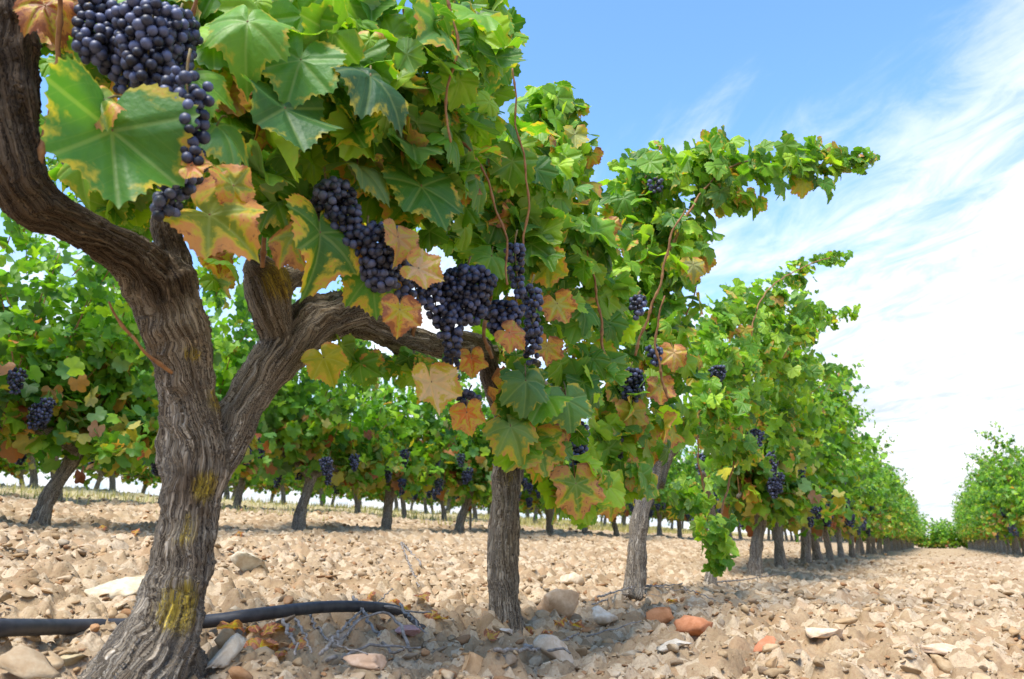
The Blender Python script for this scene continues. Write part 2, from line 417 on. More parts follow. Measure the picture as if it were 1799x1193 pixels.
def stone(x, y, wpx, col, label, flat=.7, seed=0):
    p, t = ground_hit(x, y); s = wpx / 2 * t / F
    r = np.random.default_rng(seed)
    V, Fc = rocks(np.zeros((1, 3)), np.array([s]), ICO3, r); V[:, 2] *= flat / .8
    V += .05 * s * norm(V) * np.array([mn.noise(Vector(v * (3 / s))) for v in V])[:, None]
    o = mesh_np('stone', V, Fc, M_rock, attrs={'tint': np.tile(np.array(col), (len(V), 1))})
    o.location = p + np.array([0, 0, s * .18]); tag(o, label, 'stone', 'large stones lying among the rubble')
STONES = [
    (388, 1160, 70, (.66, .58, .45), 'pale wedge shaped stone just right of the nearest trunk foot'),
    (600, 1128, 62, (.52, .47, .40), 'grey stone under the black pipe among the twigs'),
    (215, 1040, 110, (.62, .55, .40), 'cream flat stone half buried left of the nearest trunk, above the pipe'),
    (45, 1178, 110, (.40, .31, .20), 'brown stone in the bottom left corner under the pipe'),
    (118, 1168, 66, (.50, .42, .26), 'tan stone beside the nearest trunk foot under the pipe'),
    (720, 1118, 60, (.52, .32, .30), 'pinkish stone between the twigs and the second trunk'),
    (985, 1075, 90, (.68, .48, .30), 'orange tan stone right of the second trunk foot'),
    (890, 1112, 32, (.70, .62, .52), 'small whitish stone leaning on the second trunk foot'),
    (1165, 1090, 75, (.60, .27, .12), 'rust orange clod in the open soil right of the second trunk'),
    (1225, 1118, 75, (.55, .24, .12), 'rust red clod just right of and below the orange clod'),
    (1345, 1140, 45, (.52, .22, .12), 'small red clod alone in the soil at the lower right'),
    (645, 1180, 100, (.70, .48, .32), 'peach coloured stone at the bottom edge below the twigs'),
    (830, 1175, 90, (.68, .45, .24), 'orange stone at the bottom edge left of the photo centre'),
    (1060, 1090, 70, (.66, .58, .46), 'cream stone between the second and third trunks'),
    (440, 1000, 80, (.62, .57, .44), 'pale cream boulder behind the pipe right of the nearest trunk'),
    (1190, 1140, 55, (.66, .60, .50), 'pale rounded stone below the rust red clod'),
    (980, 1150, 80, (.64, .52, .38), 'tan flat stone at the bottom centre of the photo'),
    (1000, 1025, 60, (.64, .54, .40), 'low cream stone behind the orange tan stone'),
    (1440, 1120, 60, (.64, .50, .36), 'tan clod in the open soil at the far lower right'),
    (1650, 1150, 70, (.60, .46, .33), 'brownish clod near the bottom right corner'),
]
for i_, a_ in enumerate(STONES): stone(*a_, seed=40 + i_)

# ------------------------------------------------------------------ wood
def smooth_chain(pts, rad, step):
    pts = np.asarray(pts, float); rad = np.asarray(rad, float)
    n = len(pts)
    if n < 3:
        L = np.linalg.norm(pts[-1] - pts[0]); k = max(2, int(L / step)); t = np.linspace(0, 1, k)[:, None]
        return pts[0] * (1 - t) + pts[-1] * t, np.interp(t[:, 0], [0, 1], rad[[0, -1]])
    P = np.vstack([2 * pts[0] - pts[1], pts, 2 * pts[-1] - pts[-2]])
    out, ro = [], []
    for i in range(n - 1):
        p0, p1, p2, p3 = P[i:i + 4]
        k = max(2, int(np.linalg.norm(p2 - p1) / step)); t = np.linspace(0, 1, k, endpoint=False)[:, None]
        out.append(.5 * (2 * p1 + (p2 - p0) * t + (2 * p0 - 5 * p1 + 4 * p2 - p3) * t ** 2 + (3 * p1 - p0 - 3 * p2 + p3) * t ** 3))
        ro.append(rad[i] + (rad[i + 1] - rad[i]) * (t[:, 0] ** 2 * (3 - 2 * t[:, 0])))
    out.append(pts[-1:]); ro.append(rad[-1:])
    return np.vstack(out), np.concatenate(ro)
def tube(P, R, nseg, close=True):
    T = norm(np.gradient(P, axis=0)); ref = np.array([1.0, 0.02, 0.03])
    N1 = norm(np.cross(T, ref)); N2 = np.cross(T, N1)
    a = np.arange(nseg) / nseg * 2 * math.pi
    V = P[:, None] + R[:, None, None] * (np.cos(a)[None, :, None] * N1[:, None] + np.sin(a)[None, :, None] * N2[:, None])
    n = len(P); i = np.arange(n - 1)[:, None]; j = np.arange(nseg)[None]; j2 = (j + 1) % nseg
    q = np.stack([i * nseg + j, i * nseg + j2, (i + 1) * nseg + j2, (i + 1) * nseg + j], -1).reshape(-1, 4)
    tri = np.concatenate([q[:, [0, 1, 2]], q[:, [0, 2, 3]]])
    V = V.reshape(-1, 3)
    if close:
        V = np.vstack([V, P[0] - T[0] * R[0] * .3, P[-1] + T[-1] * R[-1] * .5]); c0, c1 = len(V) - 2, len(V) - 1
        jj = np.arange(nseg); k2 = (jj + 1) % nseg; b = (n - 1) * nseg
        tri = np.concatenate([tri, np.stack([np.full(nseg, c0), k2, jj], -1), np.stack([np.full(nseg, c1), b + jj, b + k2], -1)])
    return V, tri
def wood(name, chains, voxel, amp, parent, origin, lichens=(), dark_spots=(), gnarl=.12, seed=0):
    """one continuous trunk: overlapping tapered tubes fused by a voxel remesh, then ridged bark is pushed out of the surface"""
    r = np.random.default_rng(seed); origin = np.asarray(origin, float)
    Vs, Fs, off, A, B, RA, SA, TA, TB = [], [], 0, [], [], [], [], [], []
    for pts, rad in chains:
        P, R = smooth_chain(pts, rad, .02)
        s = np.concatenate([[0], np.cumsum(np.linalg.norm(np.diff(P, axis=0), axis=1))])
        ph = r.uniform(0, 50)
        R = R * (1 + gnarl * np.array([mn.noise(Vector((ph, ss * 14, 0))) for ss in s]))
        V, Fc = tube(P, R, 20); Vs.append(V); Fs.append(Fc + off); off += len(V)
        Tn = norm(np.gradient(P, axis=0)); TA.append(Tn[:-1]); TB.append(Tn[1:]); A.append(P[:-1]); B.append(P[1:]); RA.append(R[:-1]); SA.append(s[:-1] + ph)
    tmp = mesh_np('tmp', np.vstack(Vs) - origin, np.vstack(Fs), None)
    md = tmp.modifiers.new('r', 'REMESH'); md.mode = 'VOXEL'; md.voxel_size = voxel
    sm = tmp.modifiers.new('s', 'SMOOTH'); sm.iterations = 3; sm.factor = .5
    bpy.context.view_layer.update()
    dg = bpy.context.evaluated_depsgraph_get()
    me = bpy.data.meshes.new_from_object(tmp.evaluated_get(dg)); me.name = name
    old = tmp.data; bpy.data.objects.remove(tmp); bpy.data.meshes.remove(old)
    n = len(me.vertices); V = np.empty(n * 3, np.float32); me.vertices.foreach_get('co', V); V = V.reshape(-1, 3).astype(float) + origin
    N = np.empty(n * 3, np.float32); me.vertices.foreach_get('normal', N); N = N.reshape(-1, 3)
    A, B = np.vstack(A), np.vstack(B); RA, SA = np.concatenate(RA), np.concatenate(SA)
    D = B - A; L2 = (D * D).sum(1)
    best = np.full(n, 1e9); bi = np.zeros(n, int); bt = np.zeros(n)
    for k in range(len(A)):
        t = np.clip(((V - A[k]) @ D[k]) / L2[k], 0, 1)
        d = np.linalg.norm(V - A[k] - t[:, None] * D[k], axis=1) / RA[k]
        c = d < best; best[c] = d[c]; bi[c] = k; bt[c] = t[c]
    TA, TB = np.vstack(TA), np.vstack(TB); T = norm(TA[bi] * (1 - bt[:, None]) + TB[bi] * bt[:, None]); q = norm(V - (A[bi] + bt[:, None] * D[bi]))
    N1 = norm(np.cross(T, np.array([1.0, .02, .03]))); N2 = np.cross(T, N1)
    s = SA[bi] + bt * np.sqrt(L2[bi]); ang = np.arctan2((q * N2).sum(1), (q * N1).sum(1)) + s * 1.6
    rr = RA[bi]
    wob = np.array([(mn.noise(Vector((a_ * 7, b_ * 7, c_ * 7))), mn.noise(Vector((a_ * 30 + 5, b_ * 30, c_ * 30)))) for a_, b_, c_ in V])
    ang = ang + wob[:, 0] * .42 + wob[:, 1] * .16
    col_ = np.array([mn.noise(Vector((math.cos(a_) * 5.5, math.sin(a_) * 5.5, z_ * .7))) + .5 * mn.noise(Vector((math.cos(a_) * 15, math.sin(a_) * 15, z_))) for a_, z_ in zip(ang, s)])
    s = s + col_ * .15
    bark = np.stack([np.cos(ang) * .045, np.sin(ang) * .045, s], -1)
    d = np.empty(n)
    for k in range(n):
        b = bark[k]
        f = mn.noise(Vector((b[0] * 55, b[1] * 55, b[2] * 6)))
        f2 = mn.noise(Vector((b[0] * 130, b[1] * 130, b[2] * 16 + 9)))
        f3 = mn.noise(Vector((b[0] * 30, b[1] * 30, b[2] * 22 + 5)))
        d[k] = (1 - abs(f) * 3.0) * .7 + f2 * .55 + f3 * .3 + wob[k, 0] * 1.1 + wob[k, 1] * .7
    V = V + N * (d * amp * np.clip(rr / .045, .25, 1.3))[:, None]
    me.vertices.foreach_set('co', (V - origin).astype(np.float32).ravel())
    def patches(lst):
        o_ = np.zeros(n)
        for p, rad in lst: o_ = np.maximum(o_, 1 - np.linalg.norm((V - np.asarray(p)), axis=1) / rad)
        return np.clip(o_, 0, 1)
    for an_, data in (('lichen', patches([(p_, r_ * 1.55) for p_, r_ in lichens]) * 1.35), ('stain', np.clip(patches(dark_spots) * 2, 0, 1))):
        a = me.attributes.new(an_, 'FLOAT', 'POINT'); a.data.foreach_set('value', data.astype(np.float32))
    a = me.attributes.new('bark', 'FLOAT_VECTOR', 'POINT'); a.data.foreach_set('vector', bark.astype(np.float32).ravel())
    me.polygons.foreach_set('use_smooth', np.ones(len(me.polygons), bool))
    me.materials.append(M_bark); me.update()
    o = bpy.data.objects.new(name, me); C.objects.link(o); o.parent = parent
    return o
def cane(pts, r0, r1, parent, origin, name='cane', mat=None, seg=8):
    P, R = smooth_chain(pts, np.linspace(r0, r1, len(pts)), .008 if r0 > .003 else .02)
    if r0 > .003:
        sl = np.concatenate([[0], np.cumsum(np.linalg.norm(np.diff(P, axis=0), axis=1))]); kk = ((sl / .062) % 1) - .5
        R = R * (.85 + .5 * np.exp(-(kk / .09) ** 2)); P = P + np.array([1, .3, 0]) * (np.abs(((sl / .124) % 1) - .5) * .014)[:, None]
    V, Fc = tube(P, R, seg)
    return mesh_np(name, V - origin, Fc, mat or M_cane, parent, smooth=True)
def canes_merged(lst, parent, origin, mat=None):
    Vs, Fs, off = [], [], 0
    for pts, r0, r1 in lst:
        P, R = smooth_chain(pts, np.linspace(r0, r1, len(pts)), .04); V, Fc = tube(P, R, 5)
        Vs.append(V); Fs.append(Fc + off); off += len(V)
    return mesh_np('canes', np.vstack(Vs) - origin, np.vstack(Fs), mat or M_cane, parent, smooth=True)

# ------------------------------------------------------------------ leaves
KEYA = np.array([0, 13, 30, 43, 54, 65, 82, 98, 110, 126, 148, 166, 180.0])
KEYR = np.array([1.0, .88, .75, .84, .93, .84, .71, .76, .81, .75, .69, .54, .14])
def outline(phi, teeth):
    a = np.degrees(np.abs((phi + np.pi) % (2 * np.pi) - np.pi))
    return np.interp(a, KEYA, KEYR) * (1 + teeth * (np.abs(((phi * 42 / (2 * np.pi)) % 1) - .5) * 2 - .5))
def leaf_template(angs, rings, teeth):
    """angs: degrees from the tip on one side; mirrored"""
    a = np.asarray(angs, float); full = np.concatenate([a, 360 - a[::-1]]); full = np.unique(full % 360)
    ph = np.radians(full); n_out = len(ph)
    r = outline(ph, teeth)
    if teeth < 0: r = outline(ph, 0) * (1 - .035 * teeth * 0 + .09 * ((np.arange(n_out) % 2) - .5))
    V = [[0, 0, 0]]
    for t in rings:
        rr = r if t == 1 else (r * .6 + .4 * outline(ph, 0)) * t
        V += list(np.stack([np.sin(ph) * rr, np.cos(ph) * rr, np.full(n_out, t)], -1))
    V = np.array(V); F_ = []
    for j in range(n_out):
        k = (j + 1) % n_out; F_.append([0, 1 + k, 1 + j])
        for m_ in range(len(rings) - 1):
            a, b = 1 + m_ * n_out, 1 + (m_ + 1) * n_out
            F_ += [[a + j, a + k, b + k], [a + j, b + k, b + j]]
    return V, np.array(F_)
L_HERO = leaf_template(np.linspace(0, 180, 64), (.25, .5, .75, 1), .085)
L_NEAR = leaf_template([0, 6, 13, 21, 30, 37, 43, 48, 54, 59, 65, 73, 82, 90, 98, 104, 110, 118, 126, 137, 148, 166, 180], (.5, 1), -1)
L_MID = leaf_template([0, 13, 30, 43, 54, 65, 82, 98, 110, 126, 148, 180], (1,), -1)
L_FAR = leaf_template([0, 30, 54, 82, 110, 148, 180], (1,), 0)
GREENS = np.array([[.035, .10, .012], [.065, .16, .016], [.10, .21, .018], [.15, .26, .022], [.21, .33, .03], [.085, .19, .05]]) * np.array([1.5, 1.52, 1.2])
DRIES = np.array([[.42, .36, .04], [.54, .28, .07], [.56, .24, .10], [.30, .09, .035], [.46, .42, .12]])
def leaf_cols(n, pdry, r=rng, bright=0.0):
    p = np.array([.14, .24, .25, .19, .10, .08]); p = p / p.sum()
    c = GREENS[r.choice(6, n, p=p)] * r.uniform(.8, 1.2, (n, 1)) * (1 + bright)
    pd = np.broadcast_to(pdry, (n,)); k = r.uniform(size=n) < pd
    c[k] = r.uniform(.75, 1, (k.sum(), 1)) * DRIES[r.choice(5, k.sum(), p=[.42, .14, .07, .12, .25])]
    return c, np.where(k, r.uniform(.35, .8, n), np.where(r.uniform(size=n) < .07 + pd, r.uniform(.2, .5, n), r.uniform(0, .06, n)))
def leaves(name, P, nrm_, tip, size, cols, dry, tmpl, mat, parent, origin, curl=1.0, r=rng, fold=None):
    n = len(P); T, F0 = tmpl; nv = len(T)
    nrm_ = norm(nrm_); tip = norm(tip - (tip * nrm_).sum(-1, keepdims=True) * nrm_); sd_ = np.cross(tip, nrm_)
    x = T[None, :, 0] * np.ones((n, 1)); y = T[None, :, 1] * np.ones((n, 1)); rr = np.hypot(x, y)
    fo = r.uniform(.05, .45, (n, 1)) if fold is None else np.full((n, 1), fold); dr = r.uniform(-.15, .75, (n, 1)) * curl
    a1, a2 = r.uniform(0, 6.28, (n, 1)), r.uniform(.06, .22, (n, 1)) * curl
    ph = np.arctan2(x, y)
    z = fo * np.abs(x) - dr * rr ** 2 + a2 * rr * np.sin(ph * 3 + a1) + a2 * .6 * rr ** 2 * np.sin(ph * 5 + a1 * 2)
    s = size[:, None]
    V = P[:, None] + (x * s)[..., None] * sd_[:, None] + (y * s)[..., None] * tip[:, None] + (z * s)[..., None] * nrm_[:, None]
    Fc = (F0[None] + (np.arange(n) * nv)[:, None, None]).reshape(-1, 3)
    attrs = {'tint': np.repeat(cols, nv, 0)}
    if mat is M_leaf:
        attrs['dry'] = np.repeat(dry, nv)
        attrs['leafuv'] = np.stack([x, y, np.broadcast_to(T[None, :, 2], x.shape)], -1).reshape(-1, 3)
    return mesh_np(name, V.reshape(-1, 3) - origin, Fc, mat, parent, attrs=attrs, smooth=True)

def blob_points(blobs, r=rng):
    P, S_, D = [], [], []
    for b in blobs:
        x, y, rx, ry, Z, tz, n, sz = b[:8]; n = int(n * (.8 if x > 940 else .95) + .5); pd = b[8] if len(b) > 8 else .05
        q = r.normal(size=(n, 3)); q = norm(q) * r.uniform(0, 1, (n, 1)) ** .4
        for k in q:
            P.append(px(x + rx * k[0], y + ry * k[1], Z + tz * k[2])); S_.append(sz * r.uniform(.5, 1.2) * .56); D.append(pd * .6)
    return np.array(P), np.array(S_), np.array(D)
def blob_foliage(blobs, tmpl, parent, origin, curl=1.0, bright=0.0, mat=None):
    P, s, pd = blob_points(blobs); n = len(P)
    P[:, 2] = np.maximum(P[:, 2], gbase(P[:, 0]) + .05)
    out = np.array([.75, -.35, .45])
    nrm_ = norm(out + rng.normal(size=(n, 3)) * .62)
    tip = norm(np.array([.15, 0, -1.0]) + rng.normal(size=(n, 3)) * .55)
    c, d = leaf_cols(n, pd, bright=bright)
    return leaves('foliage', P, nrm_, tip, s, c, d, tmpl, mat or M_leaf, parent, origin, curl)

# ------------------------------------------------------------------ grapes
def bunch(centre, length, width, parent, origin, tmpl=ICO2, br=.0088, tilt=(0, 0, 0), r=rng, stalk=True, wing=.5):
    pts = []
    ax = norm(np.array([tilt[0], tilt[1], -1.0])); n_try = 0
    vol = length * width * width; target = int(1.0 * vol / (8 * br ** 3) * .55)
    target = max(14, min(target, 240))
    sx = np.cross(ax, [0, 1, .1]); sx = norm(sx); sy = np.cross(ax, sx)
    while len(pts) < target and n_try < 6000:
        n_try += 1
        t = r.uniform(0, 1); w = width / 2 * (1.0 - .62 * t ** 1.4) * min(1, .55 + t * 3)
        a = r.uniform(0, 6.28); q = w * math.sqrt(r.uniform(.25, 1))
        p = ax * (t - .5) * length + sx * q * math.cos(a) + sy * q * math.sin(a)
        if all(np.dot(p - o_, p - o_) > (br * 1.45) ** 2 for o_ in pts): pts.append(p)
    P = np.array(pts); n = len(P); V0, F0 = tmpl
    s = br * r.uniform(.85, 1.12, n)
    V = (P[:, None] + V0[None] * s[:, None, None] * r.uniform(.88, 1.1, (n, 1, 3))).reshape(-1, 3); Fc = (F0[None] + (np.arange(n) * len(V0))[:, None, None]).reshape(-1, 3)
    o = mesh_np('grape_bunch', V, Fc, M_grape, parent, attrs={'berry': np.repeat(r.uniform(0, 1, n), len(V0))}, smooth=True)
    o.location = np.asarray(centre) - origin
    if stalk:
        k = [-ax * length * .72 + np.array([.01, 0, .005]), -ax * length * .45, ax * length * .35]
        cane(k, .0022, .0012, o, np.zeros(3), 'stalk', M_stem, 6)
    return o

# ------------------------------------------------------------------ hero leaves (parts of the vine that carries them)
def hero(cx, cy, Z, wpx, tipdeg, face, col, dry, parent, origin, label=None, fold=.2, curl=1.0, tmpl=None, seed=1):
    """tipdeg: direction of the tip seen from the aisle, 0 = down, + = to the right; face: (right, up, towards) weights of the blade's normal"""
    c = px(cx, cy, Z); s = wpx * Z / F / 1.75
    a = RAD(tipdeg); tip = norm(math.sin(a) * rgt + math.cos(a) * np.array([0, 0, -1.0]) + .12 * -fwd)
    nrm_ = norm(face[0] * rgt + face[1] * np.array([0, 0, 1.0]) - face[2] * fwd)
    tip = norm(tip - tip.dot(nrm_) * nrm_)
    p = c - tip * s * .32
    o = leaves('leaf', p[None], nrm_[None], tip[None], np.array([s]), np.array([col]), np.array([dry]), tmpl or L_HERO, M_leaf, parent, origin, curl,
               np.random.default_rng(seed), fold)
    q = p - tip * s * .2 + np.array([0, 0, .35 * s]) + fwd * s * .8
    cane([p, (p + q) / 2 + np.array([0, 0, .12 * s]), q], .0018, .0018, o, origin, 'petiole', M_cane if dry > .5 else M_stem, 6)
    if label: o['label'] = label
    return o
G1, G2, G3, G4 = (.055, .17, .022), (.09, .25, .033), (.15, .32, .04), (.21, .38, .045)
YL, OR, PK, BR = (.45, .36, .05), (.55, .30, .12), (.62, .36, .24), (.32, .11, .05)

# ================================================================== first vine
def depth_of(p): return float((np.asarray(p) - EYE) @ fwd)
def wp(x, y, w, off=0.0):
    p = rp(x, y, off); return p, w / 2 * depth_of(p) / F
def chain(lst):
    a = [wp(*q) for q in lst]; return [p for p, r in a], [r * .93 for p, r in a]

def sink(pt, z): q = np.array(pt, float); q[2] = z; return q

o1 = np.array([ROW1, rp(240, 1190)[1], .03])
vine1 = tag(empty('grapevine', o1), 'nearest grapevine, thick gnarled trunk with yellow lichen forking into two arms', 'grapevine', 'grapevines of the nearest row')
tr = [(205, 1260, 220), (230, 1205, 185), (264, 1150, 145), (293, 1090, 122), (315, 1010, 102), (326, 930, 98), (338, 850, 104), (342, 780, 110), (332, 700, 86), (322, 620, 92), (300, 550, 112), (280, 490, 120)]
limb = [(300, 560, 95), (268, 490, 98), (226, 448, 82), (172, 414, 72), (110, 382, 74), (52, 345, 92), (14, 268, 112), (-5, 150, 124), (-2, 60, 118), (-30, -60, 110), (-70, -200, 90)]
stub = [(300, 560, 70), (308, 470, 62), (292, 400, 50), (285, 345, 34)]
arm = [(350, 840, 90), (392, 775, 82), (425, 715, 74), (462, 660, 76), (508, 605, 82), (560, 563, 88), (612, 552, 84), (665, 575, 68), (715, 598, 50), (800, 612, 38), (880, 622, 26), (945, 640, 16)]
head = [(500, 620, 60), (478, 565, 66), (470, 515, 74), (462, 482, 66), (446, 462, 40)]
head2 = [(470, 505, 56), (512, 486, 40), (536, 492, 26)]
root1 = [(250, 1160, 110), (190, 1195, 90), (120, 1250, 60)]
root2 = [(285, 1140, 110), (318, 1200, 100), (330, 1270, 80)]
knot = [(330, 900, 70), (350, 840, 96), (366, 800, 80)]
lic = [(rp(x, y, .06), r_) for x, y, r_ in ((300, 1030, .035), (322, 1065, .04), (310, 1000, .022), (325, 925, .035), (300, 870, .03), (370, 855, .028), (290, 850, .02), (430, 660, .035), (455, 620, .03), (400, 700, .03), (505, 488, .045), (470, 530, .03), (330, 700, .022), (345, 620, .02))]
dark_pts = [(rp(x, y, .05), r_) for x, y, r_ in ((60, 330, .2), (0, 200, .25), (0, 60, .2), (180, 410, .13), (330, 860, .06), (450, 480, .08), (290, 480, .08), (255, 440, .08), (315, 400, .08))]  # points where limb, fork and head are coloured darker
wood('trunk', [chain(c) for c in (tr, limb, stub, arm, head, head2, root1, root2, knot)], .0042, .0085, vine1, o1, lic, dark_pts, seed=1)
for i_, pts in enumerate(([(292, 380), (300, 300), (320, 180), (330, 60), (350, -60)], [(455, 470), (470, 380), (490, 250), (470, 100), (480, -40)], [(440, 445), (400, 380), (420, 260), (400, 120)],
             [(612, 545), (640, 440), (690, 300), (720, 150), (700, -30)], [(720, 595), (740, 500), (700, 400), (690, 250)], [(60, 300), (95, 160), (100, 20), (80, -80)])):
    cane([rp(x, y, .03 + .05 * k) for k, (x, y) in enumerate(pts)], .0055, .003, vine1, o1)
cane([rp(232, 598), rp(210, 570), rp(190, 530)], .0035, .002, vine1, o1)
cane([rp(295, 655, .02), rp(255, 620, .03), rp(228, 590, .03)], .004, .002, vine1, o1)
blob_foliage([
    (470, 60, 190, 110, 1.40, .14, 85, .125), (700, 70, 190, 150, 1.58, .2, 150, .115), (430, 215, 110, 110, 1.38, .08, 34, .13), (560, 130, 110, 120, 1.45, .1, 50, .125),
    (620, 230, 130, 100, 1.55, .14, 60, .125), (760, 230, 120, 110, 1.68, .2, 90, .115), (480, 330, 90, 60, 1.52, .08, 22, .12),
    (610, 330, 120, 60, 1.75, .1, 34, .115), (730, 360, 100, 80, 1.80, .12, 50, .11), (250, 0, 170, 45, 1.45, .1, 30, .12, .25), (100, 40, 70, 50, 1.35, .06, 12, .11, .6),
    (150, 110, 70, 60, 1.5, .06, 12, .11), (130, 260, 50, 60, 1.55, .06, 4, .11, .2), (690, 640, 90, 28, 1.95, .1, 30, .09), (620, 622, 60, 22, 1.8, .05, 10, .09),
    (390, 470, 40, 40, 1.7, .05, 7, .09, .5), (250, 10, 200, 60, 1.75, .15, 36, .12), (300, 200, 90, 150, 1.75, .1, 40, .12), (520, 200, 200, 170, 1.85, .15, 110, .12),
    (470, 420, 70, 40, 1.72, .05, 10, .1, .2),
    (270, 345, 80, 50, 1.75, .08, 34, .11), (215, 330, 60, 50, 1.6, .08, 20, .11), (150, 300, 50, 40, 1.6, .06, 10, .10)], L_NEAR, vine1, o1, 1.0)
# the big leaves and bunches in front
hero(196, 276, 1.0, 272, 14, (.62, .2, .7), (.07, .20, .03), .12, vine1, o1, 'large dark green leaf with a pale yellow rim hanging in front of the left limb', .5, .9, seed=3)
hero(150, 178, 1.0, 130, -75, (.1, .7, .6), (.16, .26, .05), .5, vine1, o1, 'curled tan and green leaf above the large leaf', .5, 1.3, seed=4)
hero(140, 305, 1.12, 130, -25, (-.3, .2, .8), (.16, .31, .03), .12, vine1, o1, None, .3, .8, seed=5)
hero(395, 395, 1.12, 185, 62, (.2, .5, .8), (.20, .26, .04), .55, vine1, o1, 'large green leaf drying to pink and tan in the fork of the trunk', .6, 1.3, seed=6)
hero(405, 310, 1.14, 95, -160, (.6, .2, .6), (.25, .30, .05), .6, vine1, o1, None, .5, 1.2, seed=7)
hero(348, 290, 1.03, 62, 100, (.0, .3, .9), (.70, .28, .16), .5, vine1, o1, 'small salmon red leaf beside the hanging bunch', .3, 1.0, seed=8)
hero(345, 150, 1.16, 150, 30, (.2, .6, .7), G3, .1, vine1, o1, seed=9)
hero(395, 235, 1.18, 150, 35, (.4, .7, .5), (.10, .24, .07), .1, vine1, o1, seed=10)
hero(510, 215, 1.22, 190, 20, (.5, .5, .6), (.05, .14, .035), .05, vine1, o1, seed=11)
hero(520, 130, 1.25, 170, -10, (.2, .3, .9), G2, .1, vine1, o1, seed=12)
hero(430, 60, 1.2, 170, 0, (.1, .4, .8), G3, .08, vine1, o1, seed=13)
hero(675, 150, 1.3, 175, 60, (.4, .7, .55), (.045, .12, .045), .1, vine1, o1, seed=14)
hero(565, 440, 1.34, 190, 12, (.75, .3, .5), (.06, .16, .025), .35, vine1, o1, 'folded green leaf with a yellow edge hanging over the right arm', .55, .9, seed=15)
hero(518, 430, 1.38, 130, 20, (-.6, .2, .6), (.25, .32, .06), .7, vine1, o1, None, .5, .9, seed=16)
hero(655, 505, 1.42, 125, 10, (.1, .3, .9), G2, .28, vine1, o1, seed=17)
hero(702, 560, 1.36, 85, 5, (.4, .2, .8), YL, .85, vine1, o1, 'narrow golden leaf hanging below the right arm', .5, 1.0, seed=18)
hero(700, 432, 1.38, 90, 10, (.7, .3, .6), OR, .55, vine1, o1, 'orange dry leaf above the bunches on the right arm', .5, 1.2, seed=19)
hero(750, 478, 1.38, 85, 75, (.2, .4, .8), (.66, .42, .26), .5, vine1, o1, 'pale peach dry leaf above the bunches on the right arm', .3, 1.0, seed=20)
hero(650, 300, 1.45, 140, 70, (.3, .8, .4), (.15, .27, .12), .1, vine1, o1, seed=21)
hero(755, 350, 1.5, 170, 30, (.4, .5, .6), G1, .12, vine1, o1, seed=22)
hero(575, 642, 1.6, 85, 30, (.2, .4, .8), (.36, .38, .03), .3, vine1, o1, 'bright yellow leaf hanging below the right arm', .5, 1.2, seed=23)
hero(815, 335, 1.65, 75, 10, (.2, .4, .8), OR, .7, vine1, o1, seed=24)
hero(762, 690, 1.66, 105, 20, (.5, .3, .7), (.68, .48, .32), .35, vine1, o1, 'large pink and cream dry leaf below the end of the right arm', .4, 1.1, seed=25)
hero(822, 738, 1.7, 72, 10, (-.3, .3, .8), (.58, .17, .05), .6, vine1, o1, 'orange red dry leaf below the end of the right arm', .4, 1.2, seed=26)
hero(905, 592, 1.68, 66, 60, (.2, .4, .8), (.60, .20, .08), .7, vine1, o1, seed=27)
hero(85, 25, 1.15, 110, 30, (.3, .4, .8), (.30, .09, .04), .8, vine1, o1, 'reddish brown dry leaf beside the left limb at the top', .5, 1.3, seed=31)
hero(130, 15, 1.2, 100, -20, (.1, .4, .8), (.34, .12, .05), .8, vine1, o1, None, .5, 1.3, seed=32)
hero(830, 640, 1.75, 60, 10, (.3, .3, .8), (.52, .14, .05), .6, vine1, o1, None, .4, 1.2, seed=33)
hero(870, 120, 1.75, 90, 0, (.4, .3, .8), G2, .1, vine1, o1, seed=28)
hero(720, 155, 1.5, 90, 80, (.2, .9, .3), (.20, .30, .12), .1, vine1, o1, seed=29)
for x, y, Z, L, Wd, tl in ((175, 60, 1.16, .10, .085, (.2, -.3, 0)), (262, 85, 1.13, .12, .10, (0, 0, 0)), (210, 115, 1.17, .09, .07, (.3, .4, 0)), (310, 78, 1.19, .09, .075, (.1, 0, 0)), (333, 208, 1.05, .13, .060, (.1, .12, 0)),
                           (310, 325, 1.08, .11, .055, (-.25, -.2, 0)), (285, 158, 1.14, .06, .06, (.3, .2, 0)), (600, 380, 1.40, .13, .085, (.4, .3, 0)), (662, 455, 1.42, .11, .11, (.3, .2, 0)), (700, 490, 1.46, .08, .07, (.3, .2, 0)), (135, 262, 1.3, .07, .07, (0, 0, 0)),
                           (730, 505, 1.56, .07, .05, (.2, .2, 0)), (822, 520, 1.66, .11, .125, (0, .1, 0)), (765, 520, 1.62, .08, .08, (0, .1, 0)), (790, 580, 1.62, .10, .065, (.1, .1, 0)), (908, 475, 1.75, .12, .045, (.05, .1, 0)), (935, 545, 1.8, .11, .05, (.05, 0, 0)),
                           (885, 565, 1.74, .08, .09, (0, 0, 0)), (935, 605, 1.9, .09, .055, (0, 0, 0)), (795, 650, 1.8, .08, .045, (0, 0, 0)), (822, 712, 1.9, .06, .06, (0, 0, 0)), (825, 365, 1.95, .05, .06, (0, 0, 0)), (540, 360, 1.6, .07, .06, (0, 0, 0)), (425, 335, 1.5, .09, .05, (0, 0, 0))):
    bunch(px(x, y, Z), L, Wd, vine1, o1, tilt=tl, br=.0080 if x < 400 else .0076)

